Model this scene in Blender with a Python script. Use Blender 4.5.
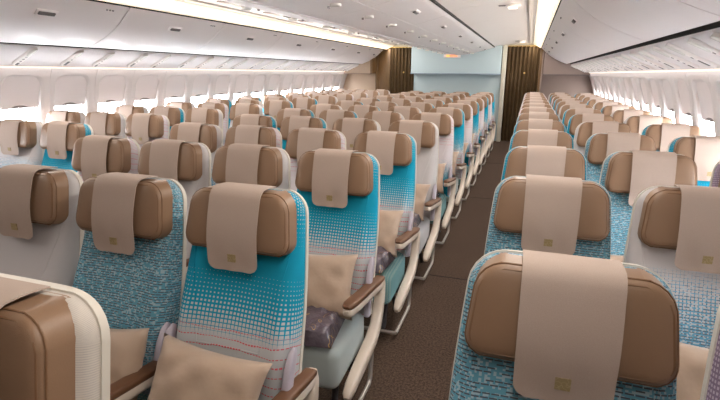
import bpy, bmesh, math, random
from mathutils import Matrix, Vector
random.seed(7)
for o in list(bpy.data.objects): bpy.data.objects.remove(o, do_unlink=True)
scene = bpy.context.scene
COL = scene.collection
R = math.radians
Y0, Y1 = -2.6, 12.0            # cabin length in view, camera at y = 0

# ------------------------------------------------------------------ camera
cam_d = bpy.data.cameras.new('camera'); cam = bpy.data.objects.new('camera', cam_d); COL.objects.link(cam)
cam_d.sensor_width = 36; cam_d.lens = 483.1 * 36 / 720; cam_d.clip_start = .02
cam.matrix_world = (Matrix.Translation((1.61, 0, 1.546)) @ Matrix.Rotation(.3281, 4, 'Z')
                    @ Matrix.Rotation(math.pi / 2 - .2569, 4, 'X') @ Matrix.Rotation(.0063, 4, 'Z'))
scene.camera = cam
# ------------------------------------------------------------------ world (bright overcast daylight outside)
w = bpy.data.worlds.new('world'); scene.world = w; w.use_nodes = True
bg = w.node_tree.nodes['Background']; bg.inputs[0].default_value = (.93, .96, 1, 1); bg.inputs[1].default_value = 29
# ------------------------------------------------------------------ lights: cove strips over both aisles, wash lights over the windows
def area(name, loc, sx, sy, power, col, rot):
    d = bpy.data.lights.new(name, 'AREA'); d.shape = 'RECTANGLE'; d.size = sx; d.size_y = sy
    d.energy = power; d.color = col
    o = bpy.data.objects.new(name, d); COL.objects.link(o); o.location = loc; o.rotation_euler = rot
    return o
for s in (-1, 1):
    area('cove_light', (s * 1.66, 5.8, 2.13), .16, 12.2, 92, (1, .955, .905), (0, s * R(28), 0))
    area('window_wash_light', (s * 2.76, 5.9, 1.575), .05, 12.0, 5, (1, .96, .92), (0, -s * R(20), 0))
for s in (-1, 1):   # the coves also throw light up across the aisle ceilings
    area('cove_uplight', (s * 1.745, 5.8, 2.109), .02, 12.2, 15, (1, .76, .45), (0, s * R(100), 0))
# ------------------------------------------------------------------ view
vs = scene.view_settings
vs.view_transform = 'Standard'; vs.look = 'None'; vs.gamma = 1; vs.use_curve_mapping = False; vs.exposure = -0.04

# ================================================================== materials
def srgb(r, g, b):
    f = lambda c: (c / 255 / 12.92) if c / 255 <= .04045 else ((c / 255 + .055) / 1.055) ** 2.4
    return (f(r), f(g), f(b), 1)
class NT:
    """tiny expression builder for shader maths"""
    def __init__(s, name, rough=.6, spec=.4):
        s.m = bpy.data.materials.new(name); s.m.use_nodes = True
        s.t = s.m.node_tree; s.b = s.t.nodes['Principled BSDF']
        s.b.inputs['Roughness'].default_value = rough
        s.b.inputs['Specular IOR Level'].default_value = spec
    def n(s, typ): return s.t.nodes.new(typ)
    def put(s, sock, v):
        if isinstance(v, (int, float)): sock.default_value = v
        elif isinstance(v, tuple): sock.default_value = v
        else: s.t.links.new(v, sock)
    def M(s, op, a, b=0.0, c=None):
        n = s.n('ShaderNodeMath'); n.operation = op
        s.put(n.inputs[0], a); s.put(n.inputs[1], b)
        if c is not None: s.put(n.inputs[2], c)
        return n.outputs[0]
    def mix(s, f, a, b):
        n = s.n('ShaderNodeMix'); n.data_type = 'RGBA'
        s.put(n.inputs[0], f); s.put(n.inputs[6], a); s.put(n.inputs[7], b)
        return n.outputs[2]
    def ramp(s, x, x0, x1, y0=0.0, y1=1.0):
        n = s.n('ShaderNodeMapRange'); s.put(n.inputs[0], x)
        for i, v in enumerate((x0, x1, y0, y1)): n.inputs[i + 1].default_value = v
        return n.outputs[0]
    def noise(s, scale, vec=None, detail=2.0, rough=.5):
        n = s.n('ShaderNodeTexNoise'); n.inputs['Scale'].default_value = scale
        n.inputs['Detail'].default_value = detail; n.inputs['Roughness'].default_value = rough
        if vec is not None: s.t.links.new(vec, n.inputs['Vector'])
        return n.outputs[0]
    def coord(s, which='Object'): return s.n('ShaderNodeTexCoord').outputs[which]
    def uv(s):
        x = s.n('ShaderNodeSeparateXYZ'); s.t.links.new(s.coord('UV'), x.inputs[0])
        return x.outputs[0], x.outputs[1]
    def comb(s, a, b, c=0.0):
        n = s.n('ShaderNodeCombineXYZ')
        for i, v in enumerate((a, b, c)): s.put(n.inputs[i], v)
        return n.outputs[0]
    def white(s, vec):
        n = s.n('ShaderNodeTexWhiteNoise'); n.noise_dimensions = '2D'; s.t.links.new(vec, n.inputs['Vector'])
        return n.outputs['Value']
    def bump(s, h, strength=.2, dist=.002):
        n = s.n('ShaderNodeBump'); n.inputs['Strength'].default_value = strength; n.inputs['Distance'].default_value = dist
        s.t.links.new(h, n.inputs['Height']); s.t.links.new(n.outputs[0], s.b.inputs['Normal'])
    def col(s, v): s.put(s.b.inputs['Base Color'], v); return s.m
def plain(name, col, rough=.5, spec=.4, metal=0.0, var=.05, scale=6.0, bump=0.0, bscale=300.0, coat=0.0):
    k = NT(name, rough, spec); k.b.inputs['Metallic'].default_value = metal
    if coat: k.b.inputs['Coat Weight'].default_value = coat; k.b.inputs['Coat Roughness'].default_value = .12
    f = k.noise(scale, k.coord())
    dark = tuple(c * (1 - var) for c in col[:3]) + (1,)
    k.col(k.mix(f, dark, col))
    if bump: k.bump(k.noise(bscale, k.coord(), 3.0), bump, .001)
    return k.m
def emis(name, col, strength):
    k = NT(name); k.b.inputs['Emission Color'].default_value = col; k.b.inputs['Emission Strength'].default_value = strength
    return k.col(col)

def dots(k, u, v, cell, rad):
    fx = k.M('ABSOLUTE', k.M('SUBTRACT', k.M('FRACT', k.M('DIVIDE', u, cell)), .5))
    fy = k.M('ABSOLUTE', k.M('SUBTRACT', k.M('FRACT', k.M('DIVIDE', v, cell)), .5))
    return k.M('LESS_THAN', k.M('MAXIMUM', fx, fy), rad)
def dashes(k, u, v, step, thick, dash):
    wob = k.M('MULTIPLY', k.M('SUBTRACT', k.noise(7.0, k.comb(u, k.M('MULTIPLY', v, 3.0))), .5), .035)
    vv = k.M('ADD', v, wob)
    line = k.M('LESS_THAN', k.M('ABSOLUTE', k.M('SUBTRACT', k.M('FRACT', k.M('DIVIDE', vv, step)), .5)), thick / step)
    on = k.M('LESS_THAN', k.M('FRACT', k.M('DIVIDE', u, dash)), .72)
    return k.M('MULTIPLY', line, on)
TURQ = srgb(18, 144, 174); TPALE = srgb(186, 188, 190); RED = srgb(206, 96, 104)
def fab_turquoise():
    k = NT('fabric_turquoise_fade', .85, .2); u, v = k.uv()
    low = k.M('ADD', k.M('MULTIPLY', k.M('POWER', k.ramp(v, .52, .27), 1.25), .50), .04); top = k.ramp(v, .60, .80, 0.0, .26)
    d = dots(k, u, v, .0145, k.M('MULTIPLY', k.M('MAXIMUM', low, top), k.M('GREATER_THAN', k.M('ABSOLUTE', k.M('SUBTRACT', v, .56)), .05)))
    c = k.mix(d, TURQ, TPALE)
    red = k.M('MULTIPLY', dashes(k, u, v, .030, .0018, .011), k.ramp(v, .33, .31))
    return k.col(k.mix(red, c, RED))
def fab_pale():
    k = NT('fabric_pale_lavender_fade', .85, .2); u, v = k.uv()
    d = dots(k, u, v, .0118, k.ramp(v, .40, .12, 0.0, .56))
    c = k.mix(d, srgb(205, 198, 203), TURQ)
    red = k.M('MULTIPLY', dashes(k, u, v, .030, .002, .011), k.ramp(v, .46, .50))
    return k.col(k.mix(red, c, srgb(205, 140, 150)))
def weave(k, u, v, A, B, C):
    q = k.M('DIVIDE', v, .0088); row = k.M('FLOOR', q)
    off = k.M('MULTIPLY', k.white(k.comb(row, 3.3)), 9.0)
    ux = k.M('ADD', k.M('DIVIDE', u, .019), off)
    r = k.white(k.comb(k.M('FLOOR', ux), row))
    dash = k.M('MULTIPLY', k.M('LESS_THAN', k.M('FRACT', q), .36), k.M('MULTIPLY', k.M('GREATER_THAN', r, .25), k.M('LESS_THAN', k.M('FRACT', ux), .86)))
    n = k.white(k.comb(k.M('FLOOR', k.M('DIVIDE', u, .006)), k.M('FLOOR', k.M('DIVIDE', v, .0044))))
    c = k.mix(k.M('GREATER_THAN', n, .68), A, C)
    return k.mix(dash, c, B)
WA, WB, WC = srgb(98, 154, 174), srgb(84, 88, 96), srgb(160, 184, 194)
def fab_weave():
    k = NT('fabric_blue_weave', .85, .2); u, v = k.uv()
    c = weave(k, u, v, WA, WB, WC)
    d = dots(k, u, v, .0118, k.M('MAXIMUM', k.ramp(v, .27, .08, 0.0, .45), k.ramp(v, .66, .80, .0, .24)))
    return k.col(k.mix(d, c, srgb(160, 168, 178)))
def fab_grey_blue():
    k = NT('fabric_grey_to_blue', .85, .2); u, v = k.uv()
    c = weave(k, u, v, srgb(104, 164, 194), srgb(96, 112, 128), srgb(180, 200, 210))
    d = dots(k, u, v, .0118, k.ramp(v, .22, .56, .05, .56))
    return k.col(k.mix(d, c, srgb(196, 190, 190)))
def fab_grey():
    k = NT('fabric_plain_grey', .75, .25); u, v = k.uv()
    f = k.noise(900.0, k.comb(u, v)); k.bump(f, .15, .001)
    return k.col(k.mix(f, srgb(184, 180, 181), srgb(203, 199, 200)))
def fab_cream():
    k = NT('fabric_cream_ribbed', .85, .2); u, v = k.uv()
    s = k.M('LESS_THAN', k.M('FRACT', k.M('DIVIDE', v, .0042)), .30)
    f = k.noise(60.0, k.comb(u, k.M('MULTIPLY', v, .3)))
    return k.col(k.mix(k.M('MULTIPLY', s, f), srgb(200, 192, 182), srgb(158, 150, 156)))
def fab_plum():
    k = NT('fabric_plum_dotted', .85, .2); u, v = k.uv()
    d = dots(k, u, v, .0105, .27)
    return k.col(k.mix(d, srgb(138, 118, 140), srgb(196, 182, 196)))
F = dict(T=fab_turquoise(), P=fab_pale(), B=fab_weave(), Q=fab_grey_blue(), G=fab_grey(), C=fab_cream(), V=fab_plum())
M = {}
def leather():
    k = NT('brown_leather', .42, .45)
    f = k.noise(5.0, k.coord(), 3.0); k.bump(k.noise(420.0, k.coord(), 3.0), .18, .001)
    return k.col(k.mix(f, srgb(128, 99, 76), srgb(143, 114, 90)))
M['leather'] = leather()
def cover_mat():
    k = NT('headrest_cover_cloth', .8, .2)
    f = k.noise(700.0, k.coord(), 2.0); g = k.noise(9.0, k.coord(), 2.0)
    k.bump(k.M('ADD', f, k.M('MULTIPLY', g, 3.0)), .25, .0015)
    return k.col(k.mix(f, srgb(170, 151, 139), srgb(187, 169, 157)))
M['cover'] = cover_mat()
def emblem_mat():
    k = NT('emblem_print', .6, .3); u, v = k.uv()
    n = k.noise(110.0, k.comb(u, v), 0.0)
    f = k.M('LESS_THAN', k.M('ABSOLUTE', k.M('SUBTRACT', n, .5)), .045)
    return k.col(k.mix(f, srgb(154, 136, 98), srgb(172, 153, 118)))
M['emblem'] = emblem_mat()
M['seam'] = plain('seam_thread', srgb(120, 116, 122), .8)
M['stitch'] = plain('leather_piping', srgb(122, 90, 64), .5)
M['shell'] = plain('cream_seat_shell', srgb(212, 205, 194), .45)
M['frame'] = plain('cream_plastic_frame', srgb(214, 200, 186), .35)
M['lav'] = plain('lavender_grey_plastic', srgb(182, 174, 186), .4)
M['pad'] = plain('brown_armrest_pad', srgb(100, 68, 46), .5, bump=.1)
M['dark'] = plain('dark_leg_metal', srgb(58, 54, 56), .45, metal=.4)
M['tube'] = plain('brushed_tube', srgb(196, 190, 184), .3, metal=.6)
M['belt'] = plain('seat_belt_webbing', srgb(150, 150, 172), .7)
M['buckle'] = plain('seat_belt_buckle', srgb(205, 205, 210), .25, metal=.9)
def cushion_mat(name, a, b):
    k = NT(name, .85, .2); u, v = k.uv()
    return k.col(k.mix(dots(k, u, v, .0125, .26), a, b))
CUSH = dict(pale=plain('cushion_pale_grey', srgb(180, 190, 190), .8, bump=.1),
            green=cushion_mat('cushion_blue_green_dots', srgb(106, 146, 150), srgb(150, 170, 160)),
            light=plain('cushion_light_grey', srgb(196, 196, 200), .8, bump=.1))
def pillow_mat():
    k = NT('beige_satin', .5, .4); k.b.inputs['Sheen Weight'].default_value = .2
    k.bump(k.noise(11.0, k.coord(), 3.0), .5, .012)
    return k.col(k.mix(k.noise(4.0, k.coord()), srgb(168, 145, 126), srgb(185, 161, 141)))
M['pillow'] = pillow_mat()
def blanket_mat():
    k = NT('wrapped_blanket', .5, .5); k.b.inputs['Coat Weight'].default_value = .9; k.b.inputs['Coat Roughness'].default_value = .08
    k.bump(k.noise(16.0, k.coord(), 4.0, .6), .9, .02)
    n = k.noise(14.0, k.coord(), 1.0)
    g = k.M('LESS_THAN', k.M('ABSOLUTE', k.M('SUBTRACT', n, .62)), .005)
    return k.col(k.mix(g, srgb(74, 62, 74), srgb(170, 136, 70)))
M['blanket'] = blanket_mat()
def carpet_mat():
    k = NT('brown_carpet', .95, .1)
    f = k.noise(85.0, k.coord(), 4.0, .8); g = k.noise(3.0, k.coord())
    k.bump(f, .6, .004)
    c = k.mix(k.ramp(f, .35, .65), srgb(42, 33, 27), srgb(108, 89, 76))
    return k.col(k.mix(k.M('MULTIPLY', g, .35), c, srgb(58, 45, 37)))
M['carpet'] = carpet_mat()
M['bin'] = plain('bin_white', srgb(240, 232, 232), .32, .4, var=.02)
M['channel'] = plain('service_channel_white', srgb(222, 214, 214), .4, .3, var=.02)
M['panel'] = plain('ceiling_white', srgb(238, 230, 226), .4, .35, var=.02)
M['sidewall'] = plain('sidewall_white', srgb(220, 212, 211), .5, .3, var=.02)
def shade_mat():
    k = NT('window_shade', .55, .3); k.col(srgb(230, 221, 221)); t = k.t
    tl = k.n('ShaderNodeBsdfTranslucent'); tl.inputs[0].default_value = srgb(240, 230, 226)
    mx = k.n('ShaderNodeMixShader'); mx.inputs[0].default_value = .028
    t.links.new(k.b.outputs[0], mx.inputs[1]); t.links.new(tl.outputs[0], mx.inputs[2]); t.links.new(mx.outputs[0], t.nodes['Material Output'].inputs[0])
    return k.m
M['shade'] = shade_mat()
M['gap'] = plain('dark_gap', srgb(24, 20, 19), .7, .2)
M['grey_gap'] = plain('grey_rail', srgb(128, 118, 118), .5)
M['latch'] = plain('latch_grey', srgb(88, 82, 82), .4)
M['placard'] = plain('placard_grey', srgb(150, 142, 142), .5)
M['blue'] = plain('pale_blue_panel', srgb(184, 202, 208), .5, var=.02)
M['blue_trim'] = plain('blue_grey_edge', srgb(126, 142, 168), .5)
M['beige'] = plain('beige_panel', srgb(182, 160, 140), .5)
M['taupe'] = plain('taupe_panel', srgb(142, 124, 116), .5)
M['cream_pillar'] = plain('cream_pillar', srgb(212, 206, 190), .5)
def wood():
    k = NT('dark_wood_panel', .4, .4); sx = k.n('ShaderNodeSeparateXYZ'); k.t.links.new(k.coord(), sx.inputs[0])
    f = k.noise(6.0, k.comb(k.M('MULTIPLY', sx.outputs[0], 9.0), sx.outputs[1], sx.outputs[2]), 4.0)
    return k.col(k.mix(f, srgb(70, 48, 26), srgb(120, 90, 52)))
M['wood'] = wood()
def curtain_mat():
    k = NT('gold_brown_curtain', .7, .3); sx = k.n('ShaderNodeSeparateXYZ'); k.t.links.new(k.coord(), sx.inputs[0])
    f = k.noise(14.0, k.comb(k.M('MULTIPLY', sx.outputs[0], 4.0), sx.outputs[1], sx.outputs[2]), 3.0)
    return k.col(k.mix(f, srgb(52, 38, 22), srgb(92, 70, 40)))
M['curtain'] = curtain_mat()
M['gold'] = plain('brass_knob', srgb(220, 190, 120), .3, metal=.5)
M['cove'] = emis('cove_lens', srgb(255, 239, 212), 1.0)
M['wash'] = emis('wash_lens', srgb(255, 240, 220), .75)
M['lens'] = plain('clear_lens', srgb(236, 232, 226), .2)
M['lamp'] = emis('reading_lens', srgb(255, 244, 228), 1.2)
M['sign'] = emis('sign_orange', srgb(246, 158, 118), .8)
M['sign_y'] = emis('sign_amber', srgb(255, 196, 110), .8)
def glass():
    k = NT('window_glass'); t = k.t
    tr = k.n('ShaderNodeBsdfTransparent'); gl = k.n('ShaderNodeBsdfGlossy'); gl.inputs['Roughness'].default_value = .05
    mx = k.n('ShaderNodeMixShader'); mx.inputs[0].default_value = .06
    t.links.new(tr.outputs[0], mx.inputs[1]); t.links.new(gl.outputs[0], mx.inputs[2])
    t.links.new(mx.outputs[0], t.nodes['Material Output'].inputs[0])
    return k.m
M['glass'] = glass()

# ================================================================== mesh helpers
def mesh(name, verts, faces, uvs=None, smooth=True, mat=None):
    me = bpy.data.meshes.new(name); me.from_pydata([tuple(v) for v in verts], [], faces)
    if uvs:
        L = me.uv_layers.new(name='UVMap')
        for lp in me.loops: L.data[lp.index].uv = uvs[lp.vertex_index]
    bm = bmesh.new(); bm.from_mesh(me); bmesh.ops.recalc_face_normals(bm, faces=bm.faces)
    bm.to_mesh(me); bm.free()
    if smooth:
        me.polygons.foreach_set('use_smooth', [True] * len(me.polygons))
        try: me.set_sharp_from_angle(angle=R(48))
        except Exception: pass
    if mat: me.materials.append(mat)
    return me
def slab(name, W, v0, v1, front, back, P, nu=14, nv=16, mat=None, vs=None):
    """closed slab: half width W(v); front/back depth functions of (s,v); P(x,v,d)->point"""
    if vs is None: vs = [v0 + (v1 - v0) * (.5 - .5 * math.cos(math.pi * j / nv)) for j in range(nv + 1)]
    ss = [math.sin(math.pi / 2 * (2 * i / nu - 1)) for i in range(nu + 1)]
    V, U, Fc = [], [], []
    for sheet in (front, back):
        for v in vs:
            wv = W(v)
            for s in ss:
                d = sheet(s, v)
                V.append(P(wv * s, v, d)); U.append((wv * s + (s * max(0, .085 - d) if abs(s) > .8 else 0), v + (max(0, .06 - d) if v > v1 - .06 else 0)))
    n1 = nu + 1; N = n1 * len(vs); nvv = len(vs) - 1
    for k in (0, N):
        for j in range(nvv):
            for i in range(nu):
                a = k + j * n1 + i; Fc.append((a, a + 1, a + n1 + 1, a + n1))
    for j in range(nvv):
        for i in (0, nu):
            a = j * n1 + i; Fc.append((a, a + n1, a + n1 + N, a + N))
    for i in range(nu):
        for j in (0, nvv):
            a = j * n1 + i; Fc.append((a, a + 1, a + 1 + N, a + N))
    return mesh(name, V, Fc, U, True, mat)
def rbox(name, x0, x1, y0, y1, z0, z1, r=.01, seg=3, mat=None, shear=None):
    bm = bmesh.new(); bmesh.ops.create_cube(bm, size=1)
    for v in bm.verts:
        v.co = ((x0 + x1) / 2 + v.co.x * (x1 - x0), (y0 + y1) / 2 + v.co.y * (y1 - y0), (z0 + z1) / 2 + v.co.z * (z1 - z0))
    if r: bmesh.ops.bevel(bm, geom=list(bm.edges), offset=r, segments=seg, profile=.5, affect='EDGES')
    if shear:
        for v in bm.verts: v.co = shear(v.co)
    V = [tuple(v.co) for v in bm.verts]; bm.verts.index_update(); Fc = [tuple(q.index for q in f.verts) for f in bm.faces]; bm.free()
    return mesh(name, V, Fc, [(q[0], q[1] + q[2]) for q in V], True, mat)
def tube(name, pts, rad, n=8, mat=None, closed=False, sec=None):
    """round tube (or a given 2-D section in (side, up) scaled per point by rad) along pts"""
    pts = [Vector(p) for p in pts]; V, Fc = [], []
    m = len(pts); prev = None
    sec = sec or [(math.cos(2 * math.pi * k / n), math.sin(2 * math.pi * k / n)) for k in range(n)]
    n = len(sec)
    for i, p in enumerate(pts):
        a = pts[(i - 1) % m] if (closed or i) else p; b = pts[(i + 1) % m] if (closed or i < m - 1) else p
        t = (b - a).normalized()
        if prev is None:
            up = Vector((1, 0, 0)) if abs(t.x) < .7 else Vector((0, 0, 1))
        else: up = prev
        sd = (up - t * up.dot(t)).normalized(); prev = sd
        ot = t.cross(sd)
        rr = rad[i] if isinstance(rad, (list, tuple)) else rad
        for (c, s) in sec: V.append(p + sd * c * rr + ot * s * rr)
    for i in range(m if closed else m - 1):
        for k in range(n):
            a = i * n + k; b = i * n + (k + 1) % n; c = ((i + 1) % m) * n + (k + 1) % n; d = ((i + 1) % m) * n + k
            Fc.append((a, b, c, d))
    if not closed: Fc.append(tuple(range(n))); Fc.append(tuple(range((m - 1) * n, m * n)))
    return mesh(name, V, Fc, None, True, mat)
def extrude_profile(name, prof, y0, y1, thick_dir=None, mat=None, smooth=True):
    """closed (x,z) polygon extruded along y"""
    n = len(prof); V = [(x, y0, z) for x, z in prof] + [(x, y1, z) for x, z in prof]
    Fc = [(i, (i + 1) % n, (i + 1) % n + n, i + n) for i in range(n)] + [tuple(range(n)), tuple(range(n, 2 * n))]
    return mesh(name, V, Fc, None, smooth, mat)
def ribbon(prof, t, flip=1):
    """open (x,z) polyline -> closed polygon of thickness t on one side"""
    out = []
    for i, (x, z) in enumerate(prof):
        a = prof[max(i - 1, 0)]; b = prof[min(i + 1, len(prof) - 1)]
        dx, dz = b[0] - a[0], b[1] - a[1]; l = math.hypot(dx, dz)
        out.append((x - dz / l * t * flip, z + dx / l * t * flip))
    return list(prof) + out[::-1]
def obj(name, me, parent=None, mat=None, loc=None, rot=None):
    o = bpy.data.objects.new(name, me); COL.objects.link(o)
    if parent is not None: o.parent = parent
    if loc is not None: o.location = loc
    if rot is not None: o.rotation_euler = rot
    if mat is not None and me is not None:
        if not me.materials: me.materials.append(None)
        o.material_slots[0].link = 'OBJECT'; o.material_slots[0].material = mat
    return o
def empty(name, loc=(0, 0, 0), rot=None):
    o = bpy.data.objects.new(name, None); COL.objects.link(o); o.location = loc; o.empty_display_size = .1
    if rot: o.rotation_euler = rot
    return o
def tag(o, label=None, cat=None, group=None, kind=None):
    if label: o['label'] = label
    if cat: o['category'] = cat
    if group: o['group'] = group
    if kind: o['kind'] = kind
    return o
def ordinal(n): return ['zeroth', 'first', 'second', 'third', 'fourth', 'fifth', 'sixth', 'seventh', 'eighth', 'ninth', 'tenth', 'eleventh', 'twelfth', 'thirteenth', 'fourteenth', 'fifteenth', 'sixteenth', 'seventeenth', 'eighteenth', 'nineteenth', 'twentieth', 'twenty-first', 'twenty-second', 'twenty-third', 'twenty-fourth'][n]

# ================================================================== the shell of the cabin
def box_struct(name, x0, x1, y0, y1, z0, z1, mat, r=0, parent=None, label=None):
    o = obj(name, rbox(name, x0, x1, y0, y1, z0, z1, r, 2, mat), parent)
    if parent is None: tag(o, label, None, None, 'structure')
    return o
fl = box_struct('floor', -3.0, 3.0, Y0, Y1 + .4, -.06, 0, M['carpet'], label='dark brown speckled carpet floor of the cabin')
for yy in (.9, 3.55, 6.2, 8.85):
    obj('carpet_joint', rbox('carpet_joint', .98, 1.47, yy - .004, yy + .004, -.001, .002, 0, 1, M['gap']), fl)
box_struct('wall_front', -3.0, 3.0, Y0 - .06, Y0, 0, 2.3, M['wood'], label='unseen front wall behind the viewer, darkened to cut bounced light')  # out of view; dark tone set to cut light bounced onto seat fronts

# side walls: window panels, one per window bay
def wallx(z):   # inner face half width at height z
    P = [(0, 2.84), (.35, 2.93), (.7, 2.97), (1.0, 2.965), (1.2, 2.93), (1.35, 2.885), (1.48, 2.835), (1.58, 2.79)]
    for (za, xa), (zb, xb) in zip(P, P[1:]):
        if z <= zb: return xa + (xb - xa) * max(0, z - za) / (zb - za)
    return P[-1][1]
BAY = .54; ZB, ZT = .80, 1.575
WZ0, WZ1, WHW = .88, 1.515, .215     # recess opening
def rrect(hw, z0, z1, r, n=6):
    pts = []
    for cx, cz, a0 in ((hw - r, z1 - r, 0), (-hw + r, z1 - r, 90), (-hw + r, z0 + r, 180), (hw - r, z0 + r, 270)):
        for k in range(n + 1):
            a = R(a0 + 90 * k / n); pts.append((cx + r * math.cos(a), cz + r * math.sin(a)))
    return pts
def bay_mesh(sd):
    hole = rrect(WHW, WZ0, WZ1, .11); cz = (WZ0 + WZ1) / 2; hw = BAY / 2 - .002
    outer = []
    for (y, z) in hole:
        dy, dz = y, z - cz; k = 1e9
        if abs(dy) > 1e-6: k = min(k, hw / abs(dy))
        if abs(dz) > 1e-6: k = min(k, ((ZT - cz) if dz > 0 else (cz - ZB)) / abs(dz))
        outer.append((dy * k, cz + dz * k))
    # snap the outer loop to real corners
    for cy, czz in ((hw, ZT), (-hw, ZT), (-hw, ZB), (hw, ZB)):
        i = min(range(len(outer)), key=lambda q: (outer[q][0] - cy) ** 2 + (outer[q][1] - czz) ** 2); outer[i] = (cy, czz)
    V, Fc = [], []; n = len(hole); rings = 5
    for k in range(rings + 1):
        t = k / rings
        for (a, b) in zip(outer, hole):
            y = a[0] + (b[0] - a[0]) * t; z = a[1] + (b[1] - a[1]) * t
            V.append((sd * wallx(z), y, z))
    for k in range(rings):
        for i in range(n):
            j = (i + 1) % n; Fc.append((k * n + i, k * n + j, (k + 1) * n + j, (k + 1) * n + i))
    # rim turned back a little
    for (y, z) in outer: V.append((sd * (wallx(z) + .03), y * .995, z))
    b = (rings + 1) * n
    for i in range(n):
        j = (i + 1) % n; Fc.append((i, j, b + j, b + i))
    return mesh('window_bay', V, Fc, None, True, M['sidewall'])
def reveal_mesh(sd):
    a = rrect(WHW, WZ0, WZ1, .11); b = rrect(WHW - .022, WZ0 + .03, WZ1 - .014, .10); c = rrect(WHW - .03, WZ0 + .04, WZ1 - .02, .095)
    V = [(sd * wallx(z), y, z) for y, z in a] + [(sd * (wallx(z) + .012), y, z) for y, z in b] + [(sd * (wallx(z) + .06), y, z) for y, z in c]
    n = len(a); Fc = []
    for k in (0, n):
        for i in range(n):
            j = (i + 1) % n; Fc.append((k + i, k + j, k + n + j, k + n + i))
    return mesh('window_reveal', V, Fc, None, True, M['sidewall'])
def sheet_yz(sd, off, hw, zs, mat, t=.004, name='sheet'):
    V = []; Fc = []
    for o_ in (off, off + t):
        for z in zs:
            for y in (-hw, hw): V.append((sd * (wallx(z) + o_), y, z))
    m = len(zs); N = 2 * m
    for k in (0, N):
        for i in range(m - 1): a = k + 2 * i; Fc.append((a, a + 1, a + 3, a + 2))
    for i in range(m - 1):
        for e in (0, 1): a = 2 * i + e; Fc.append((a, a + 2, a + 2 + N, a + N))
    Fc.append((0, 1, 1 + N, N)); a = 2 * (m - 1); Fc.append((a, a + 1, a + 1 + N, a + N))
    return mesh(name, V, Fc, None, True, mat)
SZ = 1.20
def lerp(a, b, n): return [a + (b - a) * i / n for i in range(n + 1)]
wn = 0
for sd, nm in ((-1, 'left'), (1, 'right')):
    prof = [(sd * wallx(z), z) for z in (0, .2, .35, .55, .7, ZB)]
    wl = tag(obj('wall_' + nm, extrude_profile('lower_wall', ribbon(prof, .04, 1 if sd < 0 else -1), Y0, Y1, mat=M['sidewall'])),
             'curved white cabin side wall on the %s with window bays' % nm, None, None, 'structure')
    bay, rev = bay_mesh(sd), reveal_mesh(sd)
    for k in range(-11, 17):
        y = 3.36 + BAY * k
        if y > Y1 - .2 or y < Y0 + .2: continue
        obj('window_panel', bay, wl, loc=(0, y, 0))
        wn += 1
        wr = tag(empty('window_%d' % wn, (0, y, 0)), kind='structure')
        obj('window_reveal', rev, wr)
        if k == -11 or 'SH' not in M or sd not in M['SH']:
            M.setdefault('SH', {})[sd] = (sheet_yz(sd, .026, WHW - .018, lerp(SZ, WZ1, 6), M['shade'], name='shade'),
                                          sheet_yz(sd, .050, WHW - .02, lerp(WZ0 + .02, SZ + .05, 5), M['glass'], name='pane'),
                                          tube('shade_handle', [(sd * (wallx(SZ) + .018), -.085 + .0213 * q, SZ + .006 + .012 * math.sin(math.pi * q / 8)) for q in range(9)],
                                               [.004, .009, .011, .011, .011, .011, .011, .009, .004], 8, M['grey_gap']))
        M.setdefault('SHC', {}).setdefault(sd, None)
        if M['SHC'][sd] is None: M['SHC'][sd] = sheet_yz(sd, .026, WHW - .018, lerp(WZ0 + .02, WZ1, 9), M['shade'], name='closed_shade')
        sh, pn, hd = M['SH'][sd]
        so = obj('shade', sh, wr); hh_ = obj('shade_handle', hd, so); obj('pane', pn, wr)
        if y < 1.6:      # unseen shades, closed to cut daylight on the near seat fronts
            so.data = M['SHC'][sd]; hh_.location = (sd * (wallx(WZ0 + .03) - wallx(SZ)), 0, WZ0 + .03 - SZ)
    # rear end of the wall past the last bay
    bx = [(sd * wallx(z), z) for z in lerp(ZB, ZT, 8)]
    ylast = 3.36 + BAY * 15 + BAY / 2
    obj('end_panel', extrude_profile('end_panel', ribbon(bx, .03, 1 if sd < 0 else -1), ylast, Y1, mat=M['sidewall']), wl)
    obj('end_panel', extrude_profile('end_panel', ribbon(bx, .03, 1 if sd < 0 else -1), Y0, 3.36 - BAY * 10 - BAY / 2, mat=M['sidewall']), wl)

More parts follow.
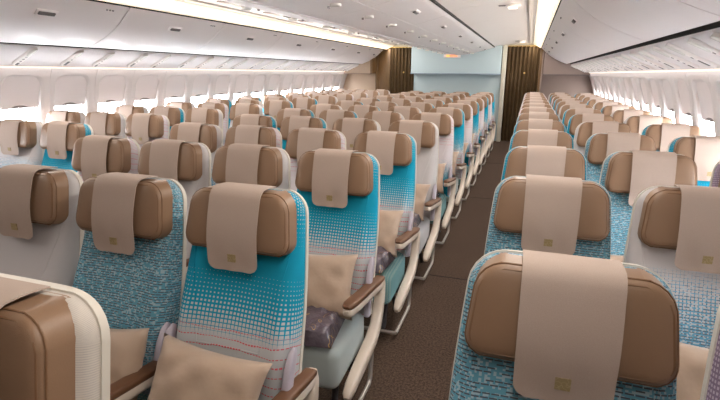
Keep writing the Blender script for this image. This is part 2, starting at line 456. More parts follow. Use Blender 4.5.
# ------------------------------------------------------------------ ceiling
cl = tag(obj('ceiling', rbox('ceiling_core', -.82, .82, Y0, Y1 + .4, 2.26, 2.30, 0, 1, M['panel'])), 'white cabin ceiling over both aisles', None, None, 'structure')
PL = 1.45
yb = [2.2 + PL * k for k in range(-3, 8)]
for sd in (-1, 1):
    arc = [(sd * x, 2.135 + .085 * math.sin(math.pi / 2 * min(1, (x - .79) / .6))) for x in lerp(.798, 1.535, 8)]
    pm = extrude_profile('ceiling_panel', ribbon(arc, .02, -sd * -1), .004, PL - .004, mat=M['panel'])
    for y in yb:
        if y < Y0 - .3 or y > Y1: continue
        obj('ceiling_panel', pm, cl, loc=(0, y, 0))
    # cove: rail, lens, upper lip
    t1 = tag(obj('trim_%d' % (1 if sd < 0 else 2), extrude_profile('cove_rail', [(sd * 1.533, 2.205), (sd * 1.533, 2.225), (sd * 1.62, 2.225), (sd * 1.62, 2.19), (sd * 1.60, 2.198), (sd * 1.575, 2.205)], Y0, Y1, mat=M['panel'], smooth=False)),
             'white rail along the lit cove over the aisle', None, None, 'structure')
    ln = tag(obj('cove_lamp', extrude_profile('cove_lens', [(sd * 1.615, 2.192), (sd * 1.615, 2.21), (sd * 1.79, 2.12), (sd * 1.775, 2.106)], Y0, Y1 - .05, mat=M['cove'], smooth=False)),
             'long warm lit cove lamp above the %s aisle' % ('left' if sd < 0 else 'right'), 'lamp', 'cove lamps over the aisles')
    dk = tag(obj('trim_%d' % (3 if sd < 0 else 4), extrude_profile('bin_top_shade_strip', [(sd * 1.777, 2.098), (sd * 1.777, 2.108), (sd * 1.83, 2.12), (sd * 1.83, 2.07)], Y0, Y1 - .35, mat=M['gap'], smooth=False)),
             'dark strip standing in for shadow along the top of the side bins', None, None, 'structure')  # solid near-black strip, painted shade between door tops and cove
skin = [(x, 1.50 + 1.0 * math.sqrt(max(0, 1 - (x / 3.08) ** 2))) for x in lerp(-3.08, 3.08, 24)]
tag(obj('light_block_skin', extrude_profile('light_block_skin', ribbon(skin, .03, 1), Y0 - .1, Y1 + .4, mat=M['panel'])), 'unseen arched skin added above the bins to block sky light', None, None, 'structure')  # out of view, added to stop sky light leaking in past the bins
# ------------------------------------------------------------------ side overhead bins
BINP = [(1.785, 2.092), (1.80, 2.075), (1.83, 2.05), (1.87, 2.012), (1.92, 1.968), (1.98, 1.922), (2.05, 1.88), (2.13, 1.838), (2.22, 1.80), (2.32, 1.762)]
def latch_mesh():
    return rbox('latch', -.016, .016, -.07, .07, -.008, .008, .007, 2, M['latch'])
lat = latch_mesh()
plate = rbox('latch_plate', -.028, .028, -.09, .09, -.004, .004, .003, 2, M['bin'])
placard = rbox('row_placard', -.006, .006, -.007, .007, -.003, .003, 0, 1, M['placard'])
for sd in (-1, 1):
    P_ = [(sd * x, z) for x, z in BINP]
    dm = extrude_profile('bin_door', ribbon(P_, .02, sd), .006, PL - .006, mat=M['bin'])
    bm_ = extrude_profile('bin_body', [(sd * 1.83, 2.075), (sd * 1.83, 2.14), (sd * 2.5, 2.05), (sd * 2.75, 1.80), (sd * 2.36, 1.78), (sd * 2.1, 1.87), (sd * 1.95, 1.97)], .0, PL, mat=M['latch'], smooth=False)  # body coloured dark so the seams between doors read as shaded
    cnt = 0
    for y in [q + (.17 if sd > 0 else 0) for q in yb]:
        if y > Y1 - .5 or y < Y0: continue
        vis = y + PL > (1.5 if sd > 0 else 2.0)
        cnt += vis
        b = empty('overhead_bin', (0, y, 0))
        lab = ('white overhead bin above the %s windows, %s bin from the front' % ('left' if sd < 0 else 'right', ordinal(cnt))) if vis else 'white overhead bin behind the viewer over the %s windows, at %s' % (('left' if sd < 0 else 'right'), ('the front end', 'the middle')[int(y > -1)])
        tag(b, lab, 'overhead bin', 'side overhead bins')
        if y + PL > 11.64: b.scale = (1, (11.64 - y) / PL, 1)
        obj('bin_body', bm_, b)
        d = obj('bin_door', dm, b)
        a = math.atan2(1.968 - 2.012, .05)
        p1 = obj('latch_plate', plate, d, loc=(sd * 1.908, PL / 2, 1.974), rot=(0, sd * R(41), 0))
        obj('latch', lat, d, loc=(sd * 1.906, PL / 2, 1.967), rot=(0, sd * R(41), 0))
        for q in range(3):
            obj('row_placard', placard, d, loc=(sd * 1.826, PL - .22 + q * .032, 2.049), rot=(0, sd * R(42), 0))
    # dark gap between bins and service units
    tag(obj('trim_%d' % (5 if sd < 0 else 6), extrude_profile('bin_gap', [(sd * 2.315, 1.80), (sd * 2.315, 1.83), (sd * 2.41, 1.83), (sd * 2.41, 1.80)], Y0, Y1 - .02, mat=M['gap'], smooth=False)),
        'dark gap between the side bins and the service panels', None, None, 'structure')
    # service channel (long sloping panel)
    ch = [(sd * 2.398, 1.80), (sd * 2.397, 1.775), (sd * 2.40, 1.758), (sd * 2.42, 1.742), (sd * 2.50, 1.695), (sd * 2.60, 1.648), (sd * 2.70, 1.61), (sd * 2.775, 1.588), (sd * 2.80, 1.572)]
    sp = tag(obj('trim_%d' % (7 if sd < 0 else 8), extrude_profile('service_channel', ribbon(ch, .02, sd), Y0, Y1, mat=M['channel'])), 'sloping white service panel above the windows', None, None, 'structure')
    tag(obj('wash_lamp', extrude_profile('wash_lens', [(sd * 2.775, 1.586), (sd * 2.795, 1.574), (sd * 2.81, 1.582), (sd * 2.80, 1.60)], Y0 + .1, Y1 - .1, mat=M['wash'], smooth=False)),
        'thin lit wash lamp strip above the %s windows' % ('left' if sd < 0 else 'right'), 'lamp', 'window wash lamps')
    tag(obj('trim_%d' % (12 if sd < 0 else 13), extrude_profile('bin_gap_strip', [(sd * 2.392, 1.757), (sd * 2.392, 1.80), (sd * 2.397, 1.80), (sd * 2.399, 1.756)], Y0, Y1 - .02, mat=M['gap'], smooth=False)), 'near-black strip drawing the dark bin gap along the service panel', None, None, 'structure')  # coloured near black so the gap under the bins reads as shade
    # ticks on the rail
    tk = rbox('rail_tick', -.02, .02, -.006, .006, -.004, .004, 0, 1, M['gap'])
    # service units, two per seat row
    ang = math.atan2(1.61 - 1.742, .28)
    hm = slab('service_housing', lambda v: .042 * max(0, 1 - (abs(v) / .165) ** 4) ** .5 + .0008, -.165, .165, lambda s, v: -.014 * (1 - abs(s) ** 4), lambda s, v: .006,
              lambda x, v, d: (v, x, d), 10, 16, M['panel'])
    lens = slab('reading_lens', lambda v: 0.027 * max(0, 1 - (abs(v) / .065) ** 2.5) ** .5 + .0005, -.065, .065, lambda s, v: -.022 * (1 - .4 * s * s), lambda s, v: 0,
                lambda x, v, d: (v, x, d), 8, 10, M['lens'])
    btn = tube('call_button', [(0, 0, .004), (0, 0, -.0165)], .010, 10, M['placard'])
    slot = rbox('air_slot', -.04, .04, -.017, .017, -.0165, .0, .006, 2, M['latch'])
    ysl = []
    for k in range(-6, 11):
        ysl += [3.19 + .84 * k, 3.66 + .84 * k]
    cnt = 0
    for i, y in enumerate(ysl):
        if y > Y1 - .2 or y < 1.6: continue
        cnt += 1
        u = empty('service_unit', (sd * 2.555, y, 1.668), (0, sd * -ang, 0))
        big = i % 2 == 0
        tag(u, '%s white reading light unit above the %s windows, %s from the front' % ('three-button' if big else 'slotted', 'left' if sd < 0 else 'right', ordinal(cnt)), 'reading light', 'service units over the windows')
        obj('housing', hm, u)
        obj('reading_lens', lens, u, loc=(-sd * .10, 0, 0))
        if big:
            for q in range(3): obj('call_button', btn, u, loc=(sd * (-.015 + .042 * q), 0, 0))
            obj('air_slot', slot, u, loc=(sd * .118, 0, 0)).scale = (.6, .8, 1)
        else:
            obj('air_slot', slot, u, loc=(sd * .085, 0, 0)); obj('call_button', btn, u, loc=(sd * .01, 0, 0))

# ------------------------------------------------------------------ centre bins (two back to back rows)
CP = [(.80, 2.128), (.78, 2.112), (.74, 2.098), (.66, 2.075), (.56, 2.05), (.44, 2.02)]
CQ = [(.435, 2.018), (.33, 1.995), (.22, 1.975), (.11, 1.962), (.004, 1.957)]
for sd in (-1, 1):
    dm = extrude_profile('bin_door', ribbon([(sd * x, z) for x, z in CP], .018, -sd), .004, PL - .004, mat=M['bin'])
    um = extrude_profile('service_tray', ribbon([(sd * x, z) for x, z in CQ], .018, -sd), .002, PL - .002, mat=M['bin'])
    bo = extrude_profile('bin_body', [(sd * .79, 2.135), (sd * .79, 2.25), (sd * .01, 2.25), (sd * .01, 1.98), (sd * .3, 2.01), (sd * .5, 2.06)], 0, PL, mat=M['bin'], smooth=False)
    gp = tag(obj('trim_%d' % (9 if sd < 0 else 10), extrude_profile('centre_bin_shade_strip', [(sd * .792, 2.112), (sd * .80, 2.14), (sd * .802, 2.14), (sd * .802, 2.118)], Y0, 11.6, mat=M['gap'], smooth=False)),
             'dark strip standing in for shadow along the top of the centre bins', None, None, 'structure')  # thin near-black strip, shade of the centre bin edge as colour
    cnt = 0
    for y in yb:
        yy = y
        if yy > Y1 - .5 or yy < Y0: continue
        vis = y + PL > 3.7
        cnt += vis
        b = empty('centre_bin', (0, yy, 0))
        tag(b, ('white centre overhead bin facing the %s aisle, %s bin from the front' % ('left' if sd < 0 else 'right', ordinal(cnt))) if vis else 'white centre overhead bin facing the %s aisle, out of view, %s from the front wall' % ('left' if sd < 0 else 'right', ordinal(yb.index(y) + 1)), 'overhead bin', 'centre overhead bins')
        if y + PL > 11.61: b.scale = (1, (11.61 - y) / PL, 1)
        obj('bin_body', bo, b); d = obj('bin_door', dm, b); t = obj('service_tray', um, b)
        obj('latch_plate', plate, d, loc=(sd * .62, PL / 2, 2.063), rot=(0, sd * -R(14), 0))
        obj('latch', lat, d, loc=(sd * .62, PL / 2, 2.057), rot=(0, sd * -R(14), 0))
        for q in (.28, 1.0):
            l1 = obj('reading_lens', lens, t, M['lens'], loc=(sd * .34, q, 1.993), rot=(0, 0, 0)); l1.scale = (.6, 1, 1)
            obj('call_button', btn, t, loc=(sd * .27, q + .05, 1.985))
seam = tag(obj('trim_11', rbox('centre_seam', -.006, .006, Y0, 11.6, 1.945, 1.953, .002, 1, M['wash'] if False else M['sidewall'])), 'white seam strip under the centre bins', None, None, 'structure')
# flat taupe patches on the ceiling over the left aisle
vm = rbox('taupe_patch', -.17, .17, -.16, .16, -.006, .006, .003, 1, M['taupe'])
for k, y in enumerate([3.6, 4.5, 5.4, 6.3, 7.2]):
    tag(obj('ceiling_patch', vm, loc=(-1.2, y, 2.204), rot=(0, R(3), 0)), 'flat taupe ceiling patch over the left aisle, %s from the front' % ordinal(k + 1), 'vent', 'ceiling patches over the left aisle')
# ceiling spotlights over the right aisle
for k, y in enumerate((5.4, 8.3, 11.1)):
    if k == 1: continue
    t = tag(empty('ceiling_spotlight', (1.38, y, 2.214)), 'small round white ceiling spotlight over the right aisle, %s the viewer' % ('nearest' if k == 0 else 'farthest from'), 'spotlight', 'ceiling spotlights')
    obj('rim', tube('rim', [(0, 0, .005), (0, 0, -.012), (0, 0, -.018)], [.075, .075, .058], 16, M['panel']), t)
    obj('lens', tube('lens', [(0, 0, -.01), (0, 0, -.034)], [.052, .04], 14, M['lamp']), t)
    obj('mount_plate', rbox('mount_plate', -.14, -.05, -.03, .03, -.006, .004, .003, 1, M['placard']), t)

# ================================================================== the rear of the cabin
wr = tag(empty('wall_rear', (0, Y1, 0)), 'rear partition with pale blue centre panel and brown side panels', None, None, 'structure')
def rp(name, x0, x1, y0, y1, z0, z1, mat, r=.004): return obj(name, rbox(name, x0, x1, y0 - Y1, y1 - Y1, z0, z1, r, 2, mat), wr)
rp('lower_blue_panel', -1.09, .97, 11.95, 12.05, 0, 1.56, M['blue'])
rp('upper_blue_panel', -1.09, .95, 11.62, 12.05, 1.548, 2.16, M['blue'], .008)
rp('blue_ledge', -1.095, .955, 11.612, 11.7, 1.535, 1.548, M['blue_trim'], .002)
rp('cream_pillar', .97, 1.06, 11.86, 12.05, 0, 2.2, M['cream_pillar'])
rp('back_board', -2.9, 2.9, 12.25, 12.3, 0, 2.3, M['wood'])
for sd in (-1, 1):
    mm = M['beige'] if sd < 0 else M['taupe']
    xs = sorted((sd * (2.02 if sd < 0 else 1.82), sd * 2.97)); rp('lower_side_panel', xs[0], xs[1], 11.95, 12.05, 0, 1.54, mm)
    xs = sorted((sd * (2.10 if sd < 0 else 1.86), sd * 2.97)); rp('upper_side_panel', xs[0], xs[1], 11.66, 12.05, 1.54, 2.12, mm)
    rp('side_ledge', xs[0], xs[1], 11.65, 11.72, 1.528, 1.54, M['taupe'] if sd < 0 else M['latch'], .002)
rp('wood_edge', -2.10, -2.03, 11.60, 12.05, 1.54, 2.12, M['wood'])
rp('wood_post', -2.04, -1.99, 11.86, 12.05, 0, 2.12, M['wood'])
rp('wood_panel', -1.99, -1.68, 11.9, 12.05, 0, 2.16, M['wood'])
rp('curtain_header', 1.06, 1.80, 11.96, 12.05, 2.14, 2.25, M['cream_pillar'])
rp('curtain_header', -1.70, -1.09, 11.96, 12.05, 2.14, 2.25, M['cream_pillar'])
rp('post', 1.77, 1.82, 11.8, 12.05, 0, 2.14, M['wood'])
rp('pale_post', 1.82, 1.845, 11.8, 12.05, 0, 2.12, M['taupe'])
def curtain(x0, x1, label):
    n = 80; V, Fc = [], []; ph = random.random() * 6
    rows = lerp(.02, 2.15, 8)
    for th in (0, .006):
        for z in rows:
            for i in range(n + 1):
                t = i / n; x = x0 + (x1 - x0) * t
                V.append((x, 11.93 + th + .028 * math.sin(t * (x1 - x0) / .085 * 2 * math.pi + ph + .3 * math.sin(3 * t)) * (1 - .15 * z), z))
    N = (n + 1) * len(rows)
    for k in (0, N):
        for j in range(len(rows) - 1):
            for i in range(n):
                a = k + j * (n + 1) + i; Fc.append((a, a + 1, a + n + 2, a + n + 1))
    c = empty('curtain', ((x0 + x1) / 2, 11.93, 0)); tag(c, label, 'curtain', 'aisle curtains')
    me = mesh('curtain_cloth', [(q[0] - (x0 + x1) / 2, q[1] - 11.93, q[2]) for q in V], Fc, None, True, M['curtain'])
    obj('cloth', me, c)
    obj('track', tube('track', [((x0 - x1) / 2, 0, 2.155), ((x1 - x0) / 2, 0, 2.155)], .012, 8, M['gold']), c)
    obj('snap_button', tube('snap_button', [(.05, -.03, 1.57), (.05, -.05, 1.57)], [.022, .016], 10, M['gold']), c)
curtain(1.07, 1.765, 'gold-brown pleated curtain closing the right aisle at the rear')
curtain(-1.675, -1.10, 'gold-brown pleated curtain closing the left aisle at the rear')
sg = tag(empty('lit_sign', (-.12, 11.52, 1.935)), 'small orange lit sign hanging under the centre bins at the rear', 'sign')
obj('housing', rbox('housing', -.19, .19, -.03, .03, -.035, .04, .01, 2, M['panel']), sg)
obj('lit_face', rbox('lit_face', -.05, .12, -.036, -.026, -.024, .026, .004, 2, M['sign']), sg)
obj('lit_face', rbox('lit_face', -.13, -.05, -.036, -.026, -.024, .026, .004, 2, M['sign_y']), sg)
obj('bracket', rbox('bracket', -.03, .03, -.02, .02, .03, .06, .004, 1, M['panel']), sg)

# ================================================================== the seats
SP = .4924
BASE = Vector((0, -.165, .385)); TOP = Vector((0, .028, 1.16)); LB = (TOP - BASE).length
UP = (TOP - BASE).normalized(); NF = Vector((0, -UP.z, UP.y))
def PB(x, v, d): return BASE + UP * v + NF * d + Vector((x, 0, 0))
def roundw(W0, W1, L, r, rb=0.0, v0=0.0):
    def w_(v):
        t = (v - v0) / (L - v0); W = W0 + (W1 - W0) * t
        if v > L - r: q = (v - (L - r)) / r; W -= r * (1 - math.sqrt(max(0, 1 - q * q)))
        if rb and v < v0 + rb: q = (v0 + rb - v) / rb; W -= rb * (1 - math.sqrt(max(0, 1 - q * q)))
        return W
    return w_
def shape(W, rr, L):
    g = roundw(W, W, L, rr)
    return lambda v: g(v) - .028 * max(0, min(1, (v - .38) / (L - .38))) ** 1.5
wS = shape(.229, .075, LB)
shell_vs = lerp(0, LB - .076, 9) + [LB - .075 + .075 * math.sin(R(a)) for a in (0, 15, 30, 45, 58, 70, 80, 86)]
me_shell = slab('back_shell', wS, 0, LB, lambda s, v: .018, lambda s, v: .0 - .012 * (1 - s ** 6), PB, 14, 0, M['shell'], shell_vs)
LC = LB - .004
wC0 = shape(.2255, .072, LC)
def cf(s, v):
    e = max(0, 1 - abs(s) ** 9) ** .5
    q = max(0, (v - (LC - .07)) / .07); e *= max(0, 1 - q ** 4) ** .5
    d = .030 + .028 * max(0, min(1, (.60 - v) / .25)) + .018 * math.exp(-((v - .22) / .16) ** 2) + .020 * math.exp(-((abs(s) - .80) / .16) ** 2) * math.exp(-((v - .30) / .22) ** 2)
    d -= .012 * max(0, 1 - abs(s) / .5) * math.exp(-((v - .42) / .15) ** 2)
    return .014 + (d + .02) * (.35 + .65 * e)
me_cush = slab('back_cushion', wC0, 0, LC, cf, lambda s, v: .012, PB, 22, 0, M['shell'], lerp(0, LC - .073, 14) + [LC - .072 + .072 * math.sin(R(a)) for a in (0, 15, 30, 45, 58, 70, 80, 86)])
def surf(s, v, off=.0012): return PB(wC0(v) * s, v, cf(s, v) + off)
seam_meshes = []
for sg_ in (-1, 1):
    pts = [(.84, .58), (.80, .53), (.72, .46), (.63, .39), (.56, .32), (.53, .26)]
    seam_meshes.append(tube('seam', [surf(sg_ * a, b, .0002) for a, b in pts], .0022, 5, M['seam']))
seam_meshes.append(tube('seam', [surf(-.53 + 1.06 * k / 8, .26, .0002) for k in range(9)], .0022, 5, M['seam']))
def seam_uv(me, sv, n=5):
    L = me.uv_layers.new(name='UVMap')
    for lp in me.loops:
        a, b = sv[min(lp.vertex_index // n, len(sv) - 1)]; L.data[lp.index].uv = (wC0(b) * a, b)
for q_, sg_ in enumerate((-1, 1)): seam_uv(seam_meshes[q_], [(sg_ * a, b) for a, b in pts])
seam_uv(seam_meshes[2], [(-.53 + 1.06 * k / 8, .26) for k in range(9)])
# headrest: front panel with a gusset all round
HV0, HV1 = .584, .778
wH = roundw(.199, .180, HV1, .055, .045, HV0)
def hvs(n=6):
    return [HV0 + .045 - .045 * math.cos(R(a)) for a in (4, 20, 40, 60, 78)] + lerp(HV0 + .046, HV1 - .056, n) + [HV1 - .055 + .055 * math.sin(R(a)) for a in (5, 25, 45, 62, 76, 86)]
HD0, HD1 = .030, .116
def PH(x, v, d):
    g = HD1 - d; t = (v - HV0) / (HV1 - HV0)
    return PB(x * (1 + .22 * g), v + .20 * g * t - .04 * g * (1 - t), d)
def hf(s, v):
    t = (v - (HV0 + HV1) / 2) / ((HV1 - HV0) / 2)
    e = (max(0, 1 - abs(s) ** 14) ** .5) * (max(0, 1 - abs(t) ** 14) ** .5)
    return HD1 - .016 * (1 - e) + .010 * (1 - t * t) * (1 - s * s) + .006 * s * s
me_head = slab('headrest', wH, HV0, HV1, hf, lambda s, v: HD0, PH, 18, 0, M['leather'], hvs())
def ring(off, inset):
    pts = []
    A = [(1, v) for v in hvs(8)] + [(s, HV1) for s in (.6, .2, -.2, -.6)] + [(-1, v) for v in hvs(8)[::-1]] + [(s, HV0) for s in (-.6, -.2, .2, .6)]
    cv = (HV0 + HV1) / 2
    for s, v in A:
        vv = cv + (v - cv) * (1 - inset / .096); x = wH(min(max(v, HV0 + .001), HV1 - .001)) * s
        x *= (1 - inset / .2)
        pts.append(PH(x, vv, HD1 - .004 + off))
    return pts
me_pipe = tube('piping', ring(0.0035, .009), .0026, 5, M['stitch'], True)
me_pipe2 = tube('piping', ring(-.006, -.0005), .0022, 5, M['stitch'], True)
# antimacassar cloth over the headrest
CPATH = [(.800, .030), (.7975, .056), (.792, .086), (.785, .109), (.774, .1225), (.757, .1285), (.73, .1305), (.70, .1322), (.67, .133), (.64, .1318), (.61, .128), (.585, .122), (.562, .1155), (.545, .111), (.534, .1085), (.524, .1065), (.517, .1052)]
def cover():
    nu = 10; V, U, Fc = [], [], []; m = len(CPATH)
    for lay in (0, 1):
        for i, (v, d) in enumerate(CPATH):
            a = CPATH[max(0, i - 1)]; b = CPATH[min(m - 1, i + 1)]
            tv, td = b[0] - a[0], b[1] - a[1]; l = math.hypot(tv, td); nv_, nd = td / l, -tv / l
            hw = .0955 - .004 * (i / (m - 1))
            e = max(0, (.544 - v) / .0275)
            if e > 0 and i > 10: hw -= .028 * (1 - math.sqrt(max(0, 1 - min(1, e) ** 2)))
            for k in range(nu + 1):
                s = 2 * k / nu - 1
                wv = .0022 * math.sin(7 * s + 3 * v * 9) * max(0, min(1, (.66 - v) / .1))
                off = (.0025 if lay else 0) + wv + .003
                V.append(PB(hw * s, v + nv_ * off, d + nd * off)); U.append((hw * s, v))
    n1 = nu + 1; N = n1 * m
    for k in (0, N):
        for j in range(m - 1):
            for i in range(nu):
                a = k + j * n1 + i; Fc.append((a, a + 1, a + n1 + 1, a + n1))
    for j in range(m - 1):
        for i in (0, nu): a = j * n1 + i; Fc.append((a, a + n1, a + n1 + N, a + N))
    for i in range(nu):
        for j in (0, m - 1): a = j * n1 + i; Fc.append((a, a + 1, a + 1 + N, a + N))
    return mesh('headrest_cover', V, Fc, U, True, M['cover'])
me_cover = cover()
def emblem():
    V, U = [], []
    for (x, v) in ((-.0145, .546), (.0145, .546), (.0145, .572), (-.0145, .572)):
        d = .111 + (v - .545) / .017 * .0045
        V.append(PB(x, v, d + .0085)); U.append((x, v))
    for (x, v) in ((-.0145, .546), (.0145, .546), (.0145, .572), (-.0145, .572)):
        d = .111 + (v - .545) / .017 * .0045
        V.append(PB(x, v, d + .003)); U.append((x, v))
    return mesh('emblem', V, [(0, 1, 2, 3), (4, 5, 6, 7), (0, 1, 5, 4), (1, 2, 6, 5), (2, 3, 7, 6), (3, 0, 4, 7)], U, False, M['emblem'])
me_emb = emblem()
me_seat = rbox('seat_cushion', -.212, .212, -.60, -.20, .235, .435, .045, 5, None, lambda c: Vector((c.x * (1 if c.y > -.5 else 1.0), c.y, c.z + (-.02 if c.y < -.5 else .0) + .012 * (1 - (c.x / .212) ** 2) * (c.z > .33))))
RS = [(math.copysign(abs(math.cos(a)) ** .5, math.cos(a)), math.copysign(abs(math.sin(a)) ** .5, math.sin(a))) for a in [2 * math.pi * (k + .5) / 12 for k in range(12)]]
AX = SP / 2
def arm_meshes():
    path = [(-.085, .525), (-.16, .535), (-.26, .550), (-.38, .567), (-.48, .582), (-.535, .590), (-.560, .592), (-.572, .592)]
    body = tube('armrest', [(0, y, z) for y, z in path], [.024, .026, .026, .026, .026, .025, .020, .010], 12, M['frame'], sec=[(a * 1.0, b * .95) for a, b in RS])
    pad = tube('armrest_pad', [(0, y, z + .024) for y, z in path], [.024, .027, .0275, .028, .028, .027, .022, .012], 12, M['pad'], sec=[(a * 1.02, b * .5) for a, b in RS])
    return body, pad
me_arm, me_pad = arm_meshes()
me_endf = tube('end_frame', [(0, y, z) for y, z in ((-.088, .555), (-.09, .52), (-.10, .46), (-.125, .385), (-.17, .325), (-.24, .285), (-.34, .262), (-.44, .242), (-.53, .220), (-.575, .205), (-.59, .198))],
               [.020, .027, .029, .030, .032, .033, .033, .032, .030, .024, .012], 12, M['frame'], sec=[(a * .85, b * 1.0) for a, b in RS])
me_post = tube('armrest_post', [(0, -.10, .545), (0, -.13, .44), (0, -.16, .33)], [.022, .022, .02], 12, M['lav'], sec=[(a * .9, b * 1.1) for a, b in RS])
me_hinge = tube('hinge_cover', [(0, y, z) for y, z in ((-.25, .42), (-.25, .50), (-.238, .57), (-.215, .63), (-.19, .672), (-.175, .69))], [.016, .018, .018, .017, .015, .007], 10, M['lav'], sec=[(a * .8, b * 1.25) for a, b in RS])
me_legf = tube('leg', [(0, -.40, .25), (0, -.46, .02), (0, -.50, .006)], [.018, .016, .016], 8, M['dark'])
me_legr = tube('leg', [(0, -.34, .25), (0, -.17, .02), (0, -.13, .006)], [.018, .016, .016], 8, M['dark'])
me_spar = tube('spar', [(-SP / 2, -.36, .225), (SP / 2, -.36, .225)], .022, 10, M['dark'])
me_bar = tube('baggage_bar', [(-SP / 2, -.575, .045), (SP / 2, -.575, .045)], .011, 8, M['tube'])
me_loop = tube('baggage_loop', [(0, -.575, .045), (0, -.545, .045), (0, -.40, .047), (0, -.26, .05), (0, -.235, .07), (0, -.225, .12), (0, -.20, .30)], .011, 8, M['tube'])
me_belt = tube('seat_belt', [(-.20, -.265, .44), (-.19, -.30, .455), (-.12, -.33, .457), (-.02, -.345, .459)], .020, 8, M['belt'], sec=[(a * .25, b) for a, b in RS])
me_buck = rbox('buckle', -.03, .035, -.37, -.32, .452, .470, .006, 2, M['buckle'])

XL = [-2.667 + SP * i for i in range(3)]; XM = [-.742 + SP * i for i in range(4)]; XR = [1.7227 + SP * i for i in range(3)]
BL = {'L': (XL, .2777), 'M': (XM, -.265), 'R': (XR, .250)}
FAB = {('M', 1, 3): 'C', ('M', 2, 1): 'G', ('M', 2, 2): 'B', ('M', 2, 3): 'T', ('M', 3, 0): 'P', ('M', 3, 1): 'G', ('M', 3, 2): 'G', ('M', 3, 3): 'T',
       ('M', 4, 0): 'Q', ('M', 4, 1): 'P', ('M', 4, 2): 'P', ('M', 4, 3): 'T', ('M', 5, 0): 'T', ('M', 5, 1): 'T', ('M', 5, 2): 'G', ('M', 5, 3): 'G',
       ('M', 6, 0): 'T', ('M', 6, 1): 'T', ('M', 6, 2): 'G', ('M', 6, 3): 'P', ('M', 7, 3): 'T', ('M', 8, 3): 'P', ('M', 9, 3): 'T', ('M', 10, 3): 'P', ('M', 11, 3): 'T', ('M', 12, 3): 'P', ('M', 13, 3): 'T',
       ('R', 1, 0): 'B', ('R', 1, 1): 'V', ('R', 2, 0): 'B', ('R', 2, 1): 'Q', ('R', 3, 0): 'T', ('R', 3, 1): 'B', ('R', 3, 2): 'V', ('R', 4, 0): 'T', ('R', 4, 1): 'B', ('R', 4, 2): 'T',
       ('R', 5, 0): 'T', ('R', 5, 1): 'G', ('R', 5, 2): 'T', ('R', 6, 0): 'B', ('R', 6, 1): 'T', ('R', 6, 2): 'G', ('R', 7, 1): 'T',
       ('L', 3, 0): 'G', ('L', 3, 1): 'Q', ('L', 3, 2): 'T', ('L', 4, 0): 'Q', ('L', 4, 1): 'G', ('L', 4, 2): 'P', ('L', 5, 0): 'G', ('L', 5, 1): 'T', ('L', 5, 2): 'Q',
       ('L', 6, 0): 'G', ('L', 6, 1): 'P', ('L', 6, 2): 'G', ('L', 7, 0): 'T', ('L', 8, 0): 'T', ('L', 8, 2): 'T', ('L', 9, 0): 'T', ('M', 8, 0): 'T', ('M', 9, 0): 'T', ('M', 8, 2): 'T'}
FW = {'T': 'turquoise fading', 'P': 'pale lavender', 'B': 'blue woven', 'Q': 'grey-to-blue dotted', 'G': 'plain light grey', 'C': 'cream ribbed', 'V': 'plum dotted'}
COLW = {'L': ['window seat', 'middle seat', 'aisle seat'], 'M': ['seat by left aisle', 'inner left seat', 'inner right seat', 'seat by right aisle'], 'R': ['aisle seat', 'middle seat', 'window seat']}
BW = {'L': 'left block', 'M': 'middle block', 'R': 'right block'}
FIRST = {'L': 2, 'M': 0, 'R': 0}
SKIP = {('M', 1, 0), ('M', 1, 1), ('M', 1, 2), ('M', 2, 0), ('R', 1, 2), ('R', 2, 2)}
def seat(b, r, c):
    xs, y0 = BL[b]; x, y = xs[c], y0 + .84 * r - (.03 if (b, r) == ('R', 1) else 0)
    fk = FAB.get((b, r, c)) or random.Random(r * 31 + c * 7 + ord(b)).choice('TGPBQTG')
    s = empty('airline_seat', (x, y, 0))
    tag(s, '%s %s, %s visible row of the %s, brown headrest' % (FW[fk], COLW[b][c], ordinal(r - FIRST[b]), BW[b]), 'seat', 'cabin seats')
    near = r <= 6
    obj('back_shell', me_shell, s)
    bc = obj('back_cushion', me_cush, s, F[fk])
    if near:
        for q in seam_meshes: obj('seam', q, bc, F[fk])
    h = obj('headrest', me_head, s)
    if near: obj('piping', me_pipe, h); obj('piping', me_pipe2, h)
    cv = obj('headrest_cover', me_cover, s)
    if r <= 7: obj('emblem', me_emb, cv)
    ck = {'T': 'pale', 'P': 'green', 'B': 'green', 'Q': 'green', 'G': 'light', 'C': 'light', 'V': 'light'}[fk]
    if (b, r, c) == ('M', 4, 3): ck = 'green'
    obj('seat_cushion', me_seat, s, CUSH[ck])
    n = len(xs) - 1
    aisle = {'L': [(2, 1)], 'M': [(0, -1), (3, 1)], 'R': [(0, -1)]}[b]
    sides = [-1] + ([1] if c == n else [])
    for sd in sides:
        wn_ = (b == 'L' and c == 0 and sd < 0) or (b == 'R' and c == 2 and sd > 0)
        ax_ = .225 if wn_ else AX
        a = obj('armrest', me_arm, s, loc=(sd * ax_, 0, 0)); obj('armrest_pad', me_pad, a)
        if (c, sd) in aisle:
            obj('end_frame', me_endf, s, loc=(sd * (AX + .004), 0, 0))
            obj('baggage_loop', me_loop, s, loc=(sd * AX, 0, 0))
        else: obj('armrest_post', me_post, s, loc=(sd * ax_, 0, 0))
    obj('hinge_cover', me_hinge, s, loc=(.2335, 0, 0)); obj('hinge_cover', me_hinge, s, loc=(-.2335, 0, 0))
    obj('spar', me_spar, s); obj('baggage_bar', me_bar, s)
    if c in (0, n) or b == 'M': 
        k = .14 if c == n else -.14
        obj('leg', me_legf, s, loc=(k, 0, 0)); obj('leg', me_legr, s, loc=(k, 0, 0))
    if r <= 6: bt = obj('seat_belt', me_belt, s); obj('buckle', me_buck, bt)
    return s
for b, r0 in (('L', 3), ('M', 1), ('R', 1)):
    for r in range(r0, 14):
        for c in range(len(BL[b][0])):
            if (b, r, c) not in SKIP: seat(b, r, c)

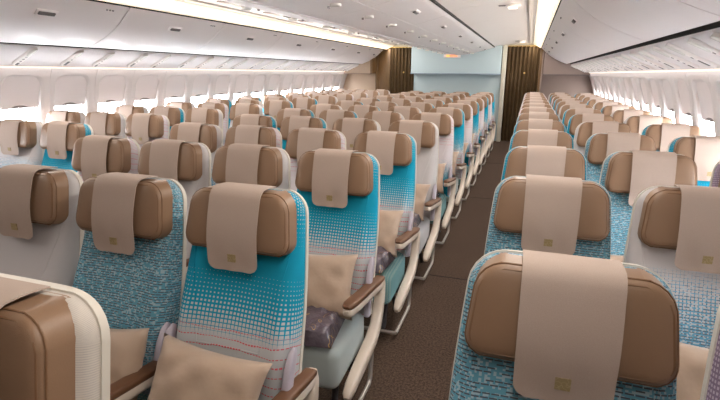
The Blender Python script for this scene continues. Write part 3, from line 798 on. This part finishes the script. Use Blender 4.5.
# ================================================================== pillows and wrapped blankets on the seats
def pillow_mesh(seed):
    rnd = random.Random(seed); n = 22; V, U, Fc = [], [], []; hw, hh = .20, .15
    ph = [rnd.random() * 6 for _ in range(4)]
    for sgn in (1, -1):
        for j in range(n + 1):
            for i in range(n + 1):
                s, t = 2 * i / n - 1, 2 * j / n - 1
                pin = 1 - .10 * (1 - t * t) * abs(s) ** 3; pin2 = 1 - .10 * (1 - s * s) * abs(t) ** 3
                x, y = hw * s * pin, hh * t * pin2
                th = .062 * (max(0, 1 - s ** 4) ** .6) * (max(0, 1 - t ** 4) ** .6)
                th *= 1 + .10 * math.sin(9 * s + ph[0]) * math.sin(6 * t + ph[1]) + .05 * math.sin(17 * s * t + ph[2])
                V.append((x, y, sgn * th)); U.append((x, y))
    n1 = n + 1; N = n1 * n1
    for k in (0, N):
        for j in range(n):
            for i in range(n):
                a = k + j * n1 + i; Fc.append((a, a + 1, a + n1 + 1, a + n1))
    bm = bmesh.new(); me = bpy.data.meshes.new('pillow'); me.from_pydata(V, [], Fc); bm.from_mesh(me)
    bmesh.ops.remove_doubles(bm, verts=bm.verts, dist=.0004); bmesh.ops.recalc_face_normals(bm, faces=bm.faces); bm.to_mesh(me); bm.free()
    me.polygons.foreach_set('use_smooth', [True] * len(me.polygons)); me.materials.append(M['pillow'])
    return me
PM = [pillow_mesh(3), pillow_mesh(8), pillow_mesh(21)]
def pillow(b, r, c, dx=0, dz=0, tilt=0, k=0, where='', dy=0):
    xs, y0 = BL[b]; x, y = xs[c], y0 + .84 * r
    o = obj('pillow', PM[k], loc=(x + dx, y - .345 + dy, .572 + dz))
    o.rotation_mode = 'XYZ'; o.rotation_euler = (R(62), R(tilt), 0)
    tag(o, 'beige satin pillow on the %s' % where, 'pillow', 'pillows on the seats')
def blanket_mesh():
    n = 20; V, Fc = [], []
    for sgn in (1, 0):
        for j in range(n + 1):
            for i in range(n + 1):
                s, t = 2 * i / n - 1, 2 * j / n - 1
                e = (max(0, 1 - s ** 8) ** .4) * (max(0, 1 - t ** 8) ** .4)
                z = sgn * .075 * e * (1 + .16 * math.sin(7 * s + 2 * t) * math.sin(5 * t + 1) + .08 * math.sin(19 * s - 6 * t))
                V.append((.195 * s, .13 * t, z))
    n1 = n + 1; N = n1 * n1
    for k in (0, N):
        for j in range(n):
            for i in range(n): a = k + j * n1 + i; Fc.append((a, a + 1, a + n1 + 1, a + n1))
    for i in range(n):
        for (a, b) in ((i, i + 1), (n * n1 + i, n * n1 + i + 1), (i * n1, i * n1 + n1), (i * n1 + n, i * n1 + n1 + n)):
            Fc.append((a, b, b + N, a + N))
    return mesh('blanket', V, Fc, None, True, M['blanket'])
BMESH = blanket_mesh()
def blanket(b, r, c, where, dx=0, dy=0, rz=0):
    xs, y0 = BL[b]
    o = obj('wrapped_blanket', BMESH, loc=(xs[c] + dx, y0 + .84 * r - .44 + dy, .448), rot=(0, 0, R(rz)))
    tag(o, 'dark plum blanket in clear plastic on the %s' % where, 'blanket', 'wrapped blankets on the seats')
pillow('M', 2, 3, -.0, .0, 4, 0, 'nearest turquoise seat of the middle block')
pillow('M', 2, 2, .06, .0, -6, 1, 'blue woven seat beside the nearest turquoise seat')
for r in range(3, 14):
    pillow('M', r, 3, .005, .02, (r * 37 % 11) - 5, r % 3, 'right aisle seat of the middle block, %s visible row' % ordinal(r))
    blanket('M', r, 3, 'right aisle seat of middle block, %s row' % ordinal(r), -.015, -.075, (r * 53 % 16) - 8)
pillow('R', 2, 1, -.05, .02, 5, 2, 'middle seat of the right block, second row')
pillow('R', 3, 1, -.08, .01, -4, 0, 'middle seat of the right block, third row')
